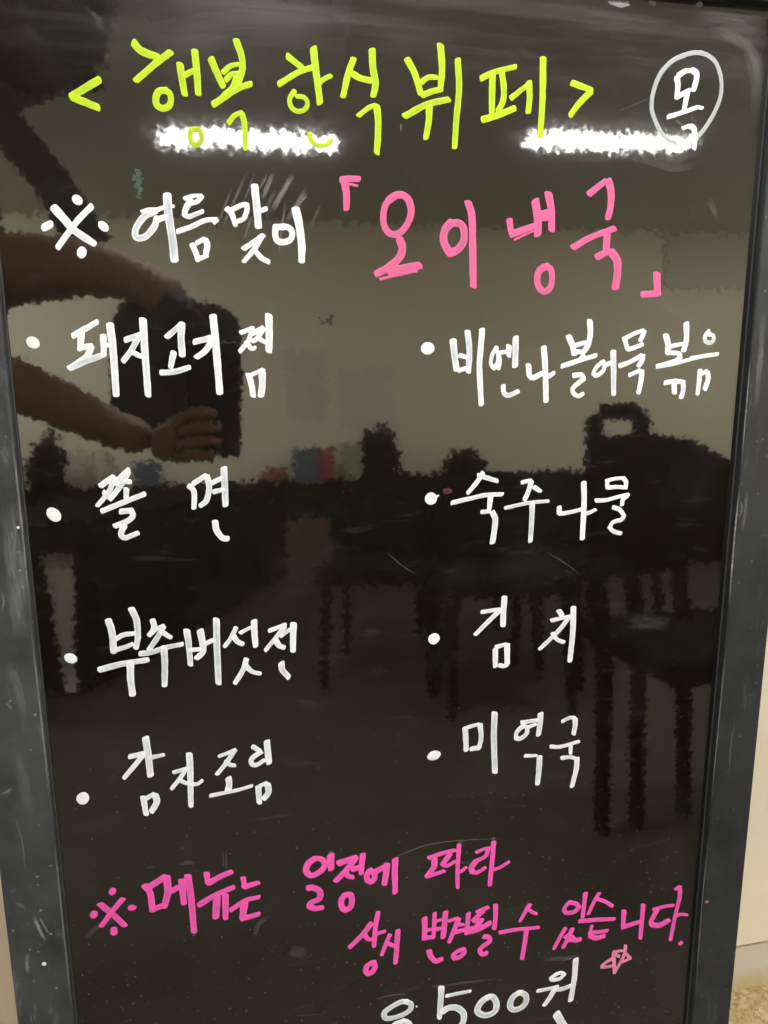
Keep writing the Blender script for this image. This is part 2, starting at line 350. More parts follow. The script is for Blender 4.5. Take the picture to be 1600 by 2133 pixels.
# ---- handwriting, traced in tenths of a millimetre on the board: width:x,z x,z ...;width:...
WRITING = [
 ('yellow', 'yellow title line between angle brackets', [
  ('yellow', '43:-768,11287 -945,11179;45:-940,11175 -788,11122'),
  ('yellow', '45:-538,11518 -493,11474 -390,11443;40:-313,11479 -431,11389 -538,11297;40:-353,11249 -395,11243 -418,11211 -419,11160 -386,11139 -343,11154 -326,11195 -335,11234 -372,11248;42:-256,11409 -249,11329 -236,11232;34:-233,11345 -158,11385;43:-158,11494 -151,11371 -149,11241;32:-201,11022 -215,10988 -209,10940 -179,10924 -146,10950 -143,10995 -166,11021 -209,11019'),
  ('yellow', '44:-55,11455 -24,11379 14,11298;42:113,11577 141,11491 145,11412 114,11322;32:19,11380 68,11421 123,11436;32:36,11336 73,11371 136,11378;47:111,11351 77,11283 28,11244;40:-53,11181 60,11257 125,11294 195,11320;32:40,11071 82,11120 126,11140;37:128,11135 145,11065 142,10915'),
  ('yellow', '40:448,11504 544,11441;36:384,11331 462,11380 527,11417 609,11447;45:622,11563 633,11443 647,11332 657,11231;33:647,11339 681,11375 734,11403;33:487,11293 454,11246 460,11194 504,11168 557,11185 572,11223 551,11258 499,11262;32:582,11033 593,10989 638,10959 696,10967 732,10997'),
  ('yellow', '41:893,11517 854,11419 819,11282;40:883,11427 937,11402 1016,11389;46:1022,11579 1028,11468 1045,11378 1029,11298;32:924,11163 993,11216 1044,11236;46:1051,11231 1062,11143 1058,11035 1050,10933'),
  ('yellow', '43:1270,11539 1322,11453 1365,11329;47:1505,11641 1518,11499 1507,11367;34:1364,11397 1416,11435 1478,11439;38:1377,11317 1436,11344 1498,11361;41:1251,11177 1408,11260 1565,11303;45:1427,11248 1423,11154 1404,11045;43:1630,11558 1642,11380 1625,11182 1615,10994'),
  ('yellow', '38:1805,11453 1897,11499 2055,11544;45:1887,11492 1888,11239;42:1954,11509 1973,11399 1969,11313 1933,11248;42:1821,11185 1933,11220 2056,11272;37:2030,11338 2142,11425;43:2161,11447 2169,11350 2162,11254;47:2262,11608 2267,11373 2259,11102'),
  ('yellow', '44:2494,11465 2640,11428;44:2642,11419 2547,11327 2488,11249'),
 ]),
 ('greywhite', 'pale grey ring drawn around a white letter', [
  ('greywhite', '30:3352,11101 3279,11123 3209,11183 3161,11258 3132,11325 3131,11406 3152,11496 3196,11584 3281,11665 3385,11711 3470,11730 3559,11718 3634,11670 3677,11591 3694,11511 3687,11424 3648,11325 3590,11230 3535,11163'),
  ('white', '42:3320,11551 3333,11498 3330,11417;36:3329,11565 3384,11598 3443,11608;42:3445,11606 3477,11592 3480,11543 3464,11477;36:3330,11419 3374,11442 3429,11472;40:3414,11454 3396,11337;31:3267,11279 3416,11327 3502,11358 3543,11354;29:3396,11207 3452,11228;42:3458,11223 3488,11207 3500,11152 3498,11073'),
 ]),
 ('white', 'white heading line opened by a reference mark', [
  ('white', '60:-960,10553 -960,10551;47:-1177,10377 -1143,10393;59:-809,10393 -809,10390;60:-960,10224 -958,10220;49:-1108,10498 -1045,10421 -994,10361 -878,10281;36:-874,10515 -972,10418 -1107,10251'),
  ('white', '42:-474,10498 -540,10464 -597,10394 -610,10342 -591,10321 -537,10338 -480,10403 -464,10455;27:-553,10490 -503,10507 -444,10510;26:-451,10507 -397,10529 -350,10532;38:-466,10441 -401,10464;51:-386,10600 -385,10486 -368,10313 -363,10185'),
  ('white', '27:-272,10582 -218,10602 -159,10606;29:-159,10602 -193,10567 -250,10551;39:-234,10571 -270,10519 -279,10483;31:-278,10478 -249,10469 -207,10486 -159,10505;32:-331,10372 -241,10404 -149,10447 -74,10456;26:-65,10454 -87,10434;38:-238,10287 -220,10241 -207,10188;29:-208,10300 -161,10326;39:-152,10322 -139,10290 -151,10231;30:-213,10189 -146,10219'),
  ('white', '37:5,10527 34,10499 55,10425;30:29,10516 84,10546 131,10562;35:137,10558 138,10520 118,10473;30:71,10449 105,10460 130,10482;48:197,10679 206,10545 212,10419;31:211,10516 270,10535;33:106,10269 166,10309 242,10361;35:233,10355 177,10267 106,10185;34:183,10258 224,10212 274,10184'),
  ('white', '40:381,10421 331,10417 326,10366 340,10328 384,10320 431,10339 445,10381 424,10415 375,10426;52:473,10539 496,10424 508,10305 505,10199'),
 ]),
 ('rose', 'pink dish name in corner brackets', [
  ('rose', '43:797,10744 862,10753 920,10754;17:854,10716 910,10709;50:817,10735 831,10655 830,10557'),
  ('rose', '48:1131,10618 1175,10650 1227,10661 1276,10630 1298,10555 1276,10478 1227,10414 1167,10391 1119,10415 1094,10480 1101,10562 1131,10625;53:1213,10358 1233,10296 1208,10232 1129,10164 1042,10120;54:1128,10139 1219,10155 1360,10182;19:1068,10081 1158,10104 1341,10143'),
  ('rose', '54:1598,10487 1549,10430 1542,10352 1586,10274 1647,10298 1693,10363 1689,10448 1652,10482 1583,10476;51:1723,10624 1752,10527 1762,10301 1771,10045'),
  ('rose', '48:2041,10512 2057,10425;47:2058,10416 2148,10447 2240,10482;14:2082,10376 2157,10411 2234,10445;59:2238,10649 2259,10545 2266,10423;71:2272,10545 2344,10562;56:2338,10705 2366,10586 2373,10457;48:2354,10196 2290,10166 2271,10099 2290,10038 2335,10012 2381,10046 2389,10124 2372,10179 2315,10189'),
  ('rose', '47:2664,10718 2789,10812;54:2813,10813 2838,10738 2841,10639 2824,10555;45:2552,10334 2693,10411 2879,10478;57:2823,10453 2821,10324;49:2749,10268 2814,10301 2862,10310;61:2869,10302 2915,10244 2923,10149 2913,10049'),
  ('rose', '61:3258,10150 3272,10013;48:3144,9999 3287,10008'),
 ]),
 ('white', 'white menu line in the left column below the heading', [
  ('white', '71:-1318,9641 -1315,9632'),
  ('white', '37:-1057,9681 -897,9772;41:-1005,9690 -1017,9609;37:-1027,9596 -982,9609 -947,9616;42:-947,9609 -975,9549 -1019,9513 -1095,9467;38:-1098,9465 -984,9513 -869,9555;39:-863,9680 -869,9555;29:-859,9614 -823,9621;47:-814,9753 -806,9573 -808,9282'),
  ('white', '37:-719,9654 -608,9692;37:-627,9682 -690,9579 -744,9512;33:-679,9572 -650,9554 -607,9537;47:-596,9787 -597,9542 -595,9277'),
  ('white', '35:-443,9674 -344,9758;44:-338,9761 -349,9664 -347,9550;41:-405,9566 -431,9470;37:-497,9430 -408,9436 -305,9465'),
  ('white', '38:-259,9640 -141,9670;40:-138,9654 -185,9583 -249,9535;48:-124,9814 -115,9633 -103,9288'),
  ('white', '31:63,9704 149,9737;31:145,9729 110,9645 51,9575;34:101,9639 130,9594 156,9598;31:138,9694 218,9739;34:220,9732 174,9664 142,9645;32:187,9664 236,9634;48:261,9821 261,9695 253,9579;41:106,9410 126,9317 130,9263;28:123,9408 201,9447;46:200,9437 199,9348 186,9264'),
 ]),
 ('white', 'white menu line at the top of the right column', [
  ('white', '85:1421,9589 1428,9596'),
  ('white', '49:1621,9647 1633,9542 1650,9439;34:1675,9540 1727,9527;31:1669,9428 1750,9453;44:1732,9712 1749,9577 1744,9421;42:1846,9728 1836,9577 1831,9434 1850,9174'),
  ('white', '31:1965,9598 1932,9548 1922,9477 1946,9444 1976,9487 1978,9548 1958,9587;33:1982,9544 1991,9490 1981,9440;33:1982,9556 2050,9569;42:2063,9606 2063,9537;45:2115,9670 2115,9461;36:2023,9311 2030,9259 2071,9238 2144,9268'),
  ('white', '41:2224,9465 2235,9388 2270,9371 2332,9400;44:2345,9596 2363,9430 2378,9191;34:2367,9365 2435,9403'),
  ('white', '46:2547,9679 2580,9612 2596,9548;33:2609,9614 2686,9635;43:2714,9797 2724,9702 2711,9620 2683,9575;35:2604,9563 2658,9563 2673,9538 2634,9497 2519,9458;36:2500,9457 2634,9497 2779,9536;37:2599,9383 2665,9388 2687,9358 2634,9319 2595,9280 2610,9242 2648,9224 2683,9241'),
  ('white', '33:2835,9486 2783,9438 2765,9399 2795,9382 2848,9420 2856,9471 2839,9492;37:2864,9463 2909,9479;44:2924,9564 2936,9412 2946,9237'),
  ('white', '35:3012,9669 3045,9588;33:3026,9669 3098,9704 3168,9726;37:3178,9719 3168,9686 3152,9651;33:3045,9582 3105,9595 3170,9620;35:2986,9455 3075,9487 3169,9535;37:3179,9532 3175,9494 3148,9454;32:3072,9383 3158,9417;41:3177,9412 3177,9351 3160,9245'),
  ('white', '45:3369,9690 3393,9619 3393,9552;34:3413,9604 3521,9624;45:3540,9780 3551,9661 3534,9573;34:3407,9556 3493,9548 3510,9520 3451,9486 3311,9450;32:3309,9447 3452,9468 3602,9503;35:3387,9319 3467,9333;44:3468,9323 3476,9241;35:3477,9331 3544,9326;42:3545,9322 3553,9262 3540,9202'),
  ('white', '33:3747,9722 3717,9685 3720,9646 3760,9632 3792,9651 3786,9688 3740,9699;32:3602,9508 3735,9530 3839,9542;40:3692,9413 3691,9312 3686,9230;31:3692,9379 3750,9408;41:3761,9399 3770,9346 3748,9266'),
 ]),
 ('white', 'white menu line in the left column beside the dark table reflection', [
  ('white', '85:-1287,8457 -1288,8448'),
  ('white', '39:-958,8647 -869,8707;35:-865,8698 -906,8604 -990,8505;35:-941,8597 -897,8549;40:-859,8664 -763,8749;40:-767,8735 -836,8629 -892,8558;34:-790,8673 -761,8667;37:-786,8616 -794,8553;37:-962,8465 -809,8523 -666,8575;38:-836,8455 -766,8461 -756,8419 -802,8380 -882,8351;40:-822,8348 -847,8289 -819,8262 -733,8291'),
  ('white', '36:-353,8622 -320,8577 -327,8459;34:-323,8637 -234,8694;40:-223,8689 -211,8615 -234,8513 -279,8475;33:-186,8640 -114,8674;33:-180,8573 -111,8587;44:-100,8742 -100,8601 -101,8472;42:-182,8349 -174,8284 -135,8226 -98,8218'),
 ]),
 ('white', 'white menu line in the right column under the bag reflection', [
  ('white', '86:1454,8452 1461,8457;17:1500,8467 1515,8474'),
  ('white', '37:1874,8641 1831,8574 1756,8488;35:1839,8622 1907,8602 1993,8574;33:1627,8415 1757,8440 1904,8465 2038,8466;41:1940,8441 1933,8357;33:1872,8331 1937,8333;44:1961,8321 1985,8268 1978,8169 1966,8080'),
  ('white', '31:2201,8555 2273,8568;37:2280,8560 2255,8477 2227,8415;35:2304,8513 2356,8479;29:2066,8354 2216,8381 2307,8391 2428,8395;41:2292,8380 2293,8259 2287,8075'),
  ('white', '39:2525,8340 2526,8293;32:2528,8287 2619,8295 2712,8314;43:2727,8532 2738,8358 2737,8072;31:2739,8278 2789,8285 2839,8307'),
  ('white', '31:2924,8540 2989,8555 3065,8560;36:3077,8553 3099,8525 3099,8483;34:2931,8519 2937,8489;32:2936,8483 3012,8489 3102,8480;31:2840,8383 2929,8383 3024,8403 3126,8422;34:3113,8408 3079,8382 3073,8337;35:2997,8320 3056,8296 3096,8246 3074,8214 3004,8196 2974,8155 3008,8120 3074,8097'),
 ]),
 ('white', 'white menu line in the left column with five letters close together', [
  ('white', '76:-1265,7378 -1264,7374'),
  ('white', '47:-981,7646 -962,7548 -962,7402;46:-813,7722 -784,7632 -784,7501 -803,7422;34:-934,7501 -886,7527 -812,7532;34:-947,7415 -881,7430 -826,7451;43:-1070,7269 -920,7300 -727,7318;50:-851,7301 -857,7175 -852,7053'),
  ('white', '38:-670,7624 -662,7577 -677,7538 -701,7511;30:-689,7519 -645,7556 -595,7577;37:-599,7565 -643,7489 -708,7402;34:-615,7534 -550,7481;38:-775,7371 -705,7375 -582,7405 -470,7421;45:-603,7407 -604,7286 -616,7105'),
  ('white', '46:-430,7524 -421,7412 -418,7255;47:-332,7514 -320,7416 -321,7348 -367,7301;32:-417,7368 -343,7370;34:-302,7410 -241,7435;46:-209,7594 -215,7395 -218,7085'),
  ('white', '34:-68,7518 -111,7437 -157,7377;39:-86,7451 -60,7408 -24,7386;29:-36,7476 3,7496 47,7515;46:70,7561 69,7467 74,7365;38:-1,7260 -28,7177 -93,7074;37:-8,7212 36,7158 98,7134'),
  ('white', '32:183,7476 245,7496 306,7516;34:302,7502 230,7416 148,7321;40:225,7402 252,7351 288,7332;30:269,7427 315,7459 349,7481;47:368,7516 362,7412 358,7300;45:265,7203 272,7147 317,7086'),
 ]),
 ('white', 'short white menu line of two spaced letters in the right column', [
  ('white', '83:1485,7303 1495,7309'),
  ('white', '33:1890,7503 2039,7514;37:2042,7504 1950,7422 1840,7316;46:2080,7612 2074,7500 2073,7377;45:2012,7175 2016,7027;34:2018,7192 2106,7210;47:2113,7202 2118,7041;36:2051,7031 2091,7020 2118,7029'),
  ('white', '41:2560,7465 2584,7429;33:2498,7385 2572,7397 2658,7411;38:2652,7403 2559,7287 2403,7144;33:2511,7272 2553,7215 2613,7185;47:2686,7482 2691,7276 2676,7017'),
 ]),
 ('white', 'lowest white menu line in the left column', [
  ('white', '87:-1273,6246 -1270,6238'),
  ('white', '39:-906,6547 -846,6556 -795,6566;37:-805,6555 -871,6477 -960,6377;49:-782,6687 -773,6565 -766,6375;33:-769,6520 -660,6534;41:-831,6195 -826,6124 -819,6049;36:-810,6184 -754,6213;45:-741,6206 -734,6140 -778,6069'),
  ('white', '32:-591,6377 -494,6400;32:-503,6390 -544,6327 -616,6242;34:-555,6310 -525,6288 -485,6266;46:-468,6517 -468,6380 -479,6077;32:-465,6263 -423,6257 -383,6281'),
  ('white', '28:-242,6473 -179,6493 -117,6517;37:-122,6510 -189,6414 -264,6324;34:-198,6420 -162,6392 -128,6382;46:-181,6275 -176,6226 -188,6180;31:-325,6144 -217,6156 -99,6169 -1,6190'),
  ('white', '38:20,6525 74,6484;39:79,6473 10,6428 3,6385 39,6366 107,6401;47:130,6556 134,6476 141,6374;44:49,6169 51,6036;30:55,6178 115,6201;45:123,6189 127,6118 91,6067'),
 ]),
 ('white', 'lowest white menu line in the right column', [
  ('white', '86:1494,6275 1502,6284'),
  ('white', '44:1765,6499 1777,6298;32:1787,6504 1881,6520;42:1893,6512 1906,6401 1890,6308 1821,6302;49:2020,6605 2018,6388 2035,6066'),
  ('white', '39:2278,6464 2223,6414 2215,6359 2253,6349 2309,6386 2312,6441 2278,6468;35:2264,6496 2413,6504;31:2318,6447 2391,6468;48:2430,6556 2429,6460 2418,6369;31:2304,6183 2406,6174;46:2436,6158 2435,6048 2426,5908'),
  ('white', '31:2632,6467 2696,6493 2740,6489;44:2750,6479 2753,6416 2742,6342;34:2536,6243 2630,6233 2792,6263;35:2720,6231 2721,6161;35:2642,6123 2713,6124 2767,6108;44:2783,6101 2782,6006 2750,5843'),
 ]),
 ('pink', 'magenta note opened by a reference mark and closed by a full stop', [
  ('pink', '54:-1118,5415 -1116,5409;58:-1271,5233 -1269,5227;55:-982,5243 -979,5245;48:-1130,5072 -1132,5041;47:-1215,5315 -1122,5200 -1048,5094;40:-1045,5334 -1133,5233 -1221,5119'),
  ('pink', '49:-871,5425 -834,5349 -827,5192;52:-853,5402 -776,5443 -710,5484;53:-699,5474 -698,5348 -733,5213;46:-822,5204 -732,5227;44:-672,5344 -617,5370;50:-587,5429 -581,5220;52:-537,5462 -522,5247 -516,4948'),
  ('pink', '44:-390,5461 -386,5372;49:-383,5369 -279,5418 -197,5445;47:-462,5185 -333,5253 -187,5301;54:-320,5230 -338,5050;50:-252,5240 -260,5029'),
  ('pink', '41:-104,5375 -94,5286;44:-101,5290 13,5314;42:-214,5097 -90,5166 14,5179;58:-105,5137 -124,5006;45:-126,5001 6,5020'),
  ('pink', '51:487,5467 429,5428 409,5370 433,5321 474,5314 541,5350 565,5407 538,5453 481,5467;58:616,5474 615,5406 617,5352;50:421,5199 466,5194 518,5150 510,5083 438,5056 428,5026 473,4996 533,4995'),
  ('pink', '54:684,5391 748,5407 828,5425;54:818,5413 747,5319 657,5232;43:736,5312 758,5262 798,5243;48:799,5318 857,5328;48:888,5444 876,5354 872,5272;50:728,5085 696,5032 705,4964 731,4939 775,4963 788,5031 774,5081 731,5088'),
  ('pink', '49:949,5285 919,5245 923,5197 954,5172 984,5200 980,5249 952,5286;53:986,5263 1067,5296;53:1092,5318 1085,5233 1069,5138;52:1164,5355 1160,5221 1163,5043'),
  ('pink', '39:1460,5326 1568,5352 1686,5368;51:1507,5303 1504,5234 1452,5162;37:1438,5149 1511,5162 1596,5180;46:1645,5334 1598,5271 1581,5248;36:1588,5239 1628,5228 1690,5260;39:1726,5411 1722,5316 1715,5157 1720,5000;33:1725,5149 1754,5157 1792,5187'),
  ('pink', '31:1885,5318 1954,5340 2003,5344;38:1993,5338 1968,5267 1884,5236;49:1881,5232 1843,5176 1853,5132;39:1841,5136 1898,5122 1967,5156;42:2040,5395 2032,5238 2020,5077 2015,4980;31:2028,5125 2104,5140 2185,5182'),
  ('pink', '46:951,4768 875,4674 765,4570;40:894,4670 921,4621 958,4615;41:1013,4871 988,4726 975,4542;34:986,4655 1031,4667 1069,4673;47:959,4378 912,4358 899,4308 918,4272 958,4290 982,4332 971,4381 947,4380'),
  ('pink', '38:1115,4629 1083,4553 1043,4444;37:1096,4549 1156,4508;44:1186,4660 1177,4529 1164,4340'),
  ('pink', '47:1423,4741 1427,4631 1422,4539;37:1514,4775 1511,4658 1505,4532;42:1424,4542 1507,4544;31:1451,4619 1515,4620;28:1523,4696 1601,4706;36:1524,4615 1602,4618;47:1613,4772 1603,4642 1593,4525;48:1467,4408 1480,4352 1525,4295 1581,4304'),
  ('pink', '33:1643,4677 1725,4693;43:1734,4681 1693,4577 1651,4465;35:1716,4623 1778,4620;43:1717,4557 1786,4565;41:1821,4723 1815,4606 1805,4529;43:1778,4367 1725,4355 1688,4322 1698,4289 1749,4294 1790,4329 1787,4365'),
  ('pink', '43:1910,4721 2000,4756;46:1951,4720 1900,4673 1872,4647;46:1880,4642 1950,4630;46:1942,4637 1909,4590;49:1809,4534 1917,4547 2024,4593;38:1834,4569 1992,4575;42:2072,4767 2074,4644 2065,4531;44:1970,4466 2016,4451 2023,4404 1959,4365 1935,4328 1960,4285 2000,4291'),
  ('pink', '39:2396,4718 2349,4639 2310,4563;31:2390,4667 2426,4635 2465,4613;39:2122,4478 2261,4483 2416,4473 2488,4468;43:2374,4472 2362,4344 2341,4171'),
  ('pink', '44:2773,4679 2844,4655 2874,4613 2829,4572 2754,4575 2730,4616 2764,4668;43:2933,4747 2925,4624 2917,4505;38:2752,4413 2708,4340 2648,4217;44:2818,4396 2785,4306 2739,4218;56:2765,4330 2814,4283;52:2813,4309 2853,4272 2902,4273'),
  ('pink', '38:3066,4726 3023,4648 2973,4528;36:3053,4668 3129,4631 3207,4570;44:2889,4465 3053,4452 3234,4430;30:3013,4396 2997,4325;38:2994,4328 3079,4318 3170,4317;50:2999,4294 3063,4259 3139,4266'),
  ('pink', '47:3329,4497 3329,4329;47:3327,4326 3406,4341 3491,4355;44:3521,4531 3518,4353 3515,4178'),
  ('pink', '35:3631,4462 3731,4476 3835,4475;49:3671,4456 3621,4356 3616,4321;52:3620,4305 3706,4282 3797,4320;39:3849,4646 3885,4663;40:3888,4655 3892,4547 3860,4347 3833,4106;35:3862,4352 3919,4366 3989,4346'),
  ('pink', '44:3943,4046 3945,4043'),
 ]),
 ('star', 'small pale pink star scribbled above the price', [
  ('star', '33:3368,4121 3358,4019 3275,3844;35:3273,3844 3262,3953 3248,4054;31:3243,4066 3309,4015;29:3247,4075 3306,4075 3355,4074;31:3382,4025 3425,3975 3348,3948;33:3237,4004 3175,3974 3133,3943;33:3137,3934 3197,3925 3251,3929'),
 ]),
 ('white', 'white handwritten price along the bottom edge', [
  ('white', '48:1270,3921 1210,3928 1121,3891 1061,3846 1069,3792 1120,3776 1222,3790 1295,3830 1301,3891 1252,3923;49:1234,3726 1150,3700 1119,3623 1179,3540 1270,3556 1307,3633 1270,3707 1228,3727;14:1354,3856 1356,3853'),
  ('white', '53:1582,4008 1580,3912 1567,3692;36:1632,3909 1728,3914 1852,3917;57:1594,3749 1649,3779 1730,3764 1793,3688 1782,3582 1702,3515'),
  ('white', '57:2042,3824 1973,3792 1925,3715 1945,3661 2015,3627 2093,3655 2106,3740 2065,3816 2011,3815'),
  ('white', '54:2323,3809 2262,3770 2239,3687 2273,3635 2344,3640 2394,3692 2388,3767 2331,3813'),
  ('white', '39:2691,3942 2630,3910 2645,3886 2718,3883 2760,3918 2731,3944 2675,3939;36:2504,3793 2625,3795 2701,3802;41:2674,3775 2747,3767 2839,3788;50:2670,3774 2629,3698 2580,3628;50:2870,4063 2864,3855 2839,3628;74:2703,3501 2763,3386 2825,3292 2908,3266'),
 ]),
]

SMEARS = [
 (0.16, 0, '22:147,10763 52,10576 -41,10386'),
 (0.14, 0, '15:188,10747 155,10656 120,10578'),
 (0.3, 0, '33:325,10771 279,10670 241,10594'),
 (0.2, 0, '18:286,10757 244,10687 210,10649'),
 (0.3, 0, '41:463,10770 383,10643 303,10515'),
 (0.26, 0, '30:550,10674 473,10558 400,10452'),
 (0.34, 0, '15:555,10633 521,10598 490,10559'),
 (0.22, 0, '18:404,10581 376,10429 343,10231'),
 (0.18, 0, '18:175,10499 146,10423 113,10334'),
 (0.14, 0, '18:39,10655 -11,10543 -68,10410'),
 (0.14, 0, '18:641,10560 602,10483 573,10415'),
 (0.12, 0, '30:341,10663 296,10584 262,10473'),
 (0.1, 0, '96:3560,11889 3791,11847 3952,11734 4042,11501'),
 (0.07, 0, '148:3423,11981 3719,11971 3985,11926'),
 (0.07, 0, '111:3896,11806 3979,11597 4006,11330'),
 (0.2, 0, '11:1067,5345 1486,5457 2090,5427'),
 (0.1, 0, '26:1518,4015 1763,4018 2081,3998'),
 (0.16, 0, '15:1496,4029 1575,4044'),
 (0.12, 0, '18:982,4000 1111,4014 1276,4002'),
 (0.3, 0, '15:1226,11127 1223,11083'),
 (0.1, 0, '44:89,4989 8,4925 -35,4818'),
 (0.08, 0, '52:-1077,5176 -1244,5117 -1349,5026'),
 (0.1, 0, '37:-602,5577 -535,5580 -469,5562'),
 (0.1, 0, '18:-786,5579 -848,5580'),
 (0.1, 0, '15:-254,5647 -254,5490'),
 (0.1, 0, '15:-232,5644 -232,5469'),
 (0.12, 0, '7:299,3970 423,3954 527,3943'),
 (0.1, 0, '44:2540,4116 2776,4093 2894,4102'),
 (0.16, 0, '18:2753,4066 2800,4083 2838,4087'),
 (0.1, 0, '59:3673,10697 3713,10628 3741,10587'),
 (0.07, 0, '74:563,10928 763,10937 789,10932'),
 (0.1, 0, '30:2149,11039 2316,11040'),
 (0.08, 0, '59:3066,10988 3329,10925 3529,10951'),
 (0.07, 0, '52:3203,11004 3365,10978 3501,11035'),
 (0.1, 0, '11:2871,11296 3059,11378 3135,11415'),
 (0.22, 0, '15:3335,11262 3376,11237 3411,11205'),
 (0.16, 0, '11:3459,11308 3487,11249'),
 (0.05, 0, '222:-385,11527 140,11649 776,11666'),
 (0.05, 0, '222:-374,11696 207,11768 746,11751'),
 (0.05, 0, '148:3153,7347 3334,7308 3607,7278'),
 (0.08, 0, '22:1723,5251 1854,5208'),
 (0.12, 0, '11:2436,7974 2608,7863 2740,7761'),
 (0.12, 0, '11:1103,8048 1237,7924 1353,7847'),
 (0.06, 0, '111:237,4631 397,4564'),
 (0.34, 0.008, '33:-1684,5351 -1654,5232 -1616,5110'),
 (0.26, 0.008, '22:-1645,5336 -1606,5223 -1590,5165'),
 (0.22, 0.008, '37:-1754,5049 -1769,4953 -1765,4845'),
 (0.14, 0.008, '30:-1815,5489 -1760,5455 -1747,5412'),
 (0.2, 0.008, '18:-1679,5108 -1646,5090'),
 (0.22, 0.008, '15:-1788,4489 -1785,4408'),
 (0.22, 0.008, '15:-1763,4493 -1757,4403'),
 (0.2, 0.008, '18:-1655,7937 -1651,7856 -1676,7788'),
 (0.22, 0.008, '15:-1527,7978 -1511,7942'),
 (0.14, 0.008, '33:-1507,8315 -1508,8109 -1515,7829'),
 (0.12, 0.008, '22:-1540,8553 -1520,8316'),
 (0.24, 0.008, '22:-1711,7114 -1688,7082 -1679,7044'),
 (0.22, 0.008, '26:-1807,6392 -1766,6414 -1737,6441'),
 (0.1, 0.008, '74:-1657,7410 -1614,7186 -1603,6961'),
 (0.08, 0.008, '96:-1685,6781 -1652,6508 -1641,6193'),
 (0.12, 0.008, '30:-1833,5583 -1777,5599'),
 (0.16, 0.008, '11:4328,8023 4373,8037 4404,8002'),
 (0.2, 0.008, '18:4094,8355 4129,8272 4101,8191'),
 (0.14, 0.008, '37:4158,8434 4160,8230 4145,8065'),
 (0.1, 0.008, '11:4402,7585 4394,7478'),
 (0.16, 0.008, '11:4253,3925 4234,3855'),
 (0.1, 0.008, '11:4278,4659 4270,4578'),
 (0.1, 0.008, '52:4181,9682 4169,9380 4179,9070'),
 (0.3, 0.008, '15:-1487,9045 -1482,8450 -1487,7792'),  # from here, inner frame edges: pale wear with the caught light painted in
 (0.26, 0.008, '15:-1491,7685 -1486,7024 -1482,6251'),
 (0.22, 0.008, '15:-1482,6011 -1481,5308 -1483,4481'),
 (0.34, 0.008, '15:4083,9494 4084,8994 4085,8678'),
 (0.4, 0.008, '18:4086,8477 4080,8027 4086,7434'),
 (0.24, 0.008, '15:4091,7041 4085,6228 4081,5520'),
 (0.2, 0.008, '15:4083,5227 4078,4476 4093,3528'),
 (0.16, 0.008, '111:-1564,8555 -1564,8043 -1576,7584'),
 (0.1, 0.008, '59:4157,9906 4171,9607 4177,9303'),
 (0.12, 0.008, '18:4241,6350 4229,6072 4237,5788'),
 (0.12, 0.008, '15:-1740,6206 -1703,5962 -1712,5720'),
 (0.34, 0, '44:617,5515 620,5479'),
 (0.34, 0, '37:1725,5446 1734,5412'),
 (0.3, 0, '37:2033,5444 2038,5415'),
 (0.34, 0, '22:2890,4103 2878,4043'),
 (0.26, 0, '33:-522,4930 -520,4903'),
]

rng = random.Random(7)
def parse(t):
    out = []
    for s in t.split(';'):
        w, q = s.split(':'); out.append((float(w) * 1.05e-4, [tuple(float(c) * 1e-4 for c in a.split(',')) for a in q.split(' ')]))
    return out
def split_corners(pts):
    res, cur = [], [pts[0]]
    for i in range(1, len(pts)):
        cur.append(pts[i])
        if 0 < i < len(pts) - 1:
            a = Vector((pts[i][0] - pts[i - 1][0], pts[i][1] - pts[i - 1][1])); b = Vector((pts[i + 1][0] - pts[i][0], pts[i + 1][1] - pts[i][1]))
            if a.length > 1e-6 and b.length > 1e-6 and a.angle(b) > R(72): res.append(cur); cur = [pts[i]]
    res.append(cur); return res
def catmull(pts, step):
    if len(pts) == 1: return [Vector(pts[0])]
    P = [Vector(q) for q in pts]
    P = [P[0] * 2 - P[1]] + P + [P[-1] * 2 - P[-2]]
    out = []
    for i in range(1, len(P) - 2):
        a, b, c, d = P[i - 1:i + 3]; n = max(2, int((c - b).length / step))
        for k in range(n):
            t = k / n
            out.append(.5 * ((2 * b) + (c - a) * t + (2 * a - 5 * b + 4 * c - d) * t * t + (3 * b - a - 3 * c + d) * t ** 3))
    out.append(P[-2]); return out
CROSS = (-1, -.86, -.5, 0, .5, .86, 1)
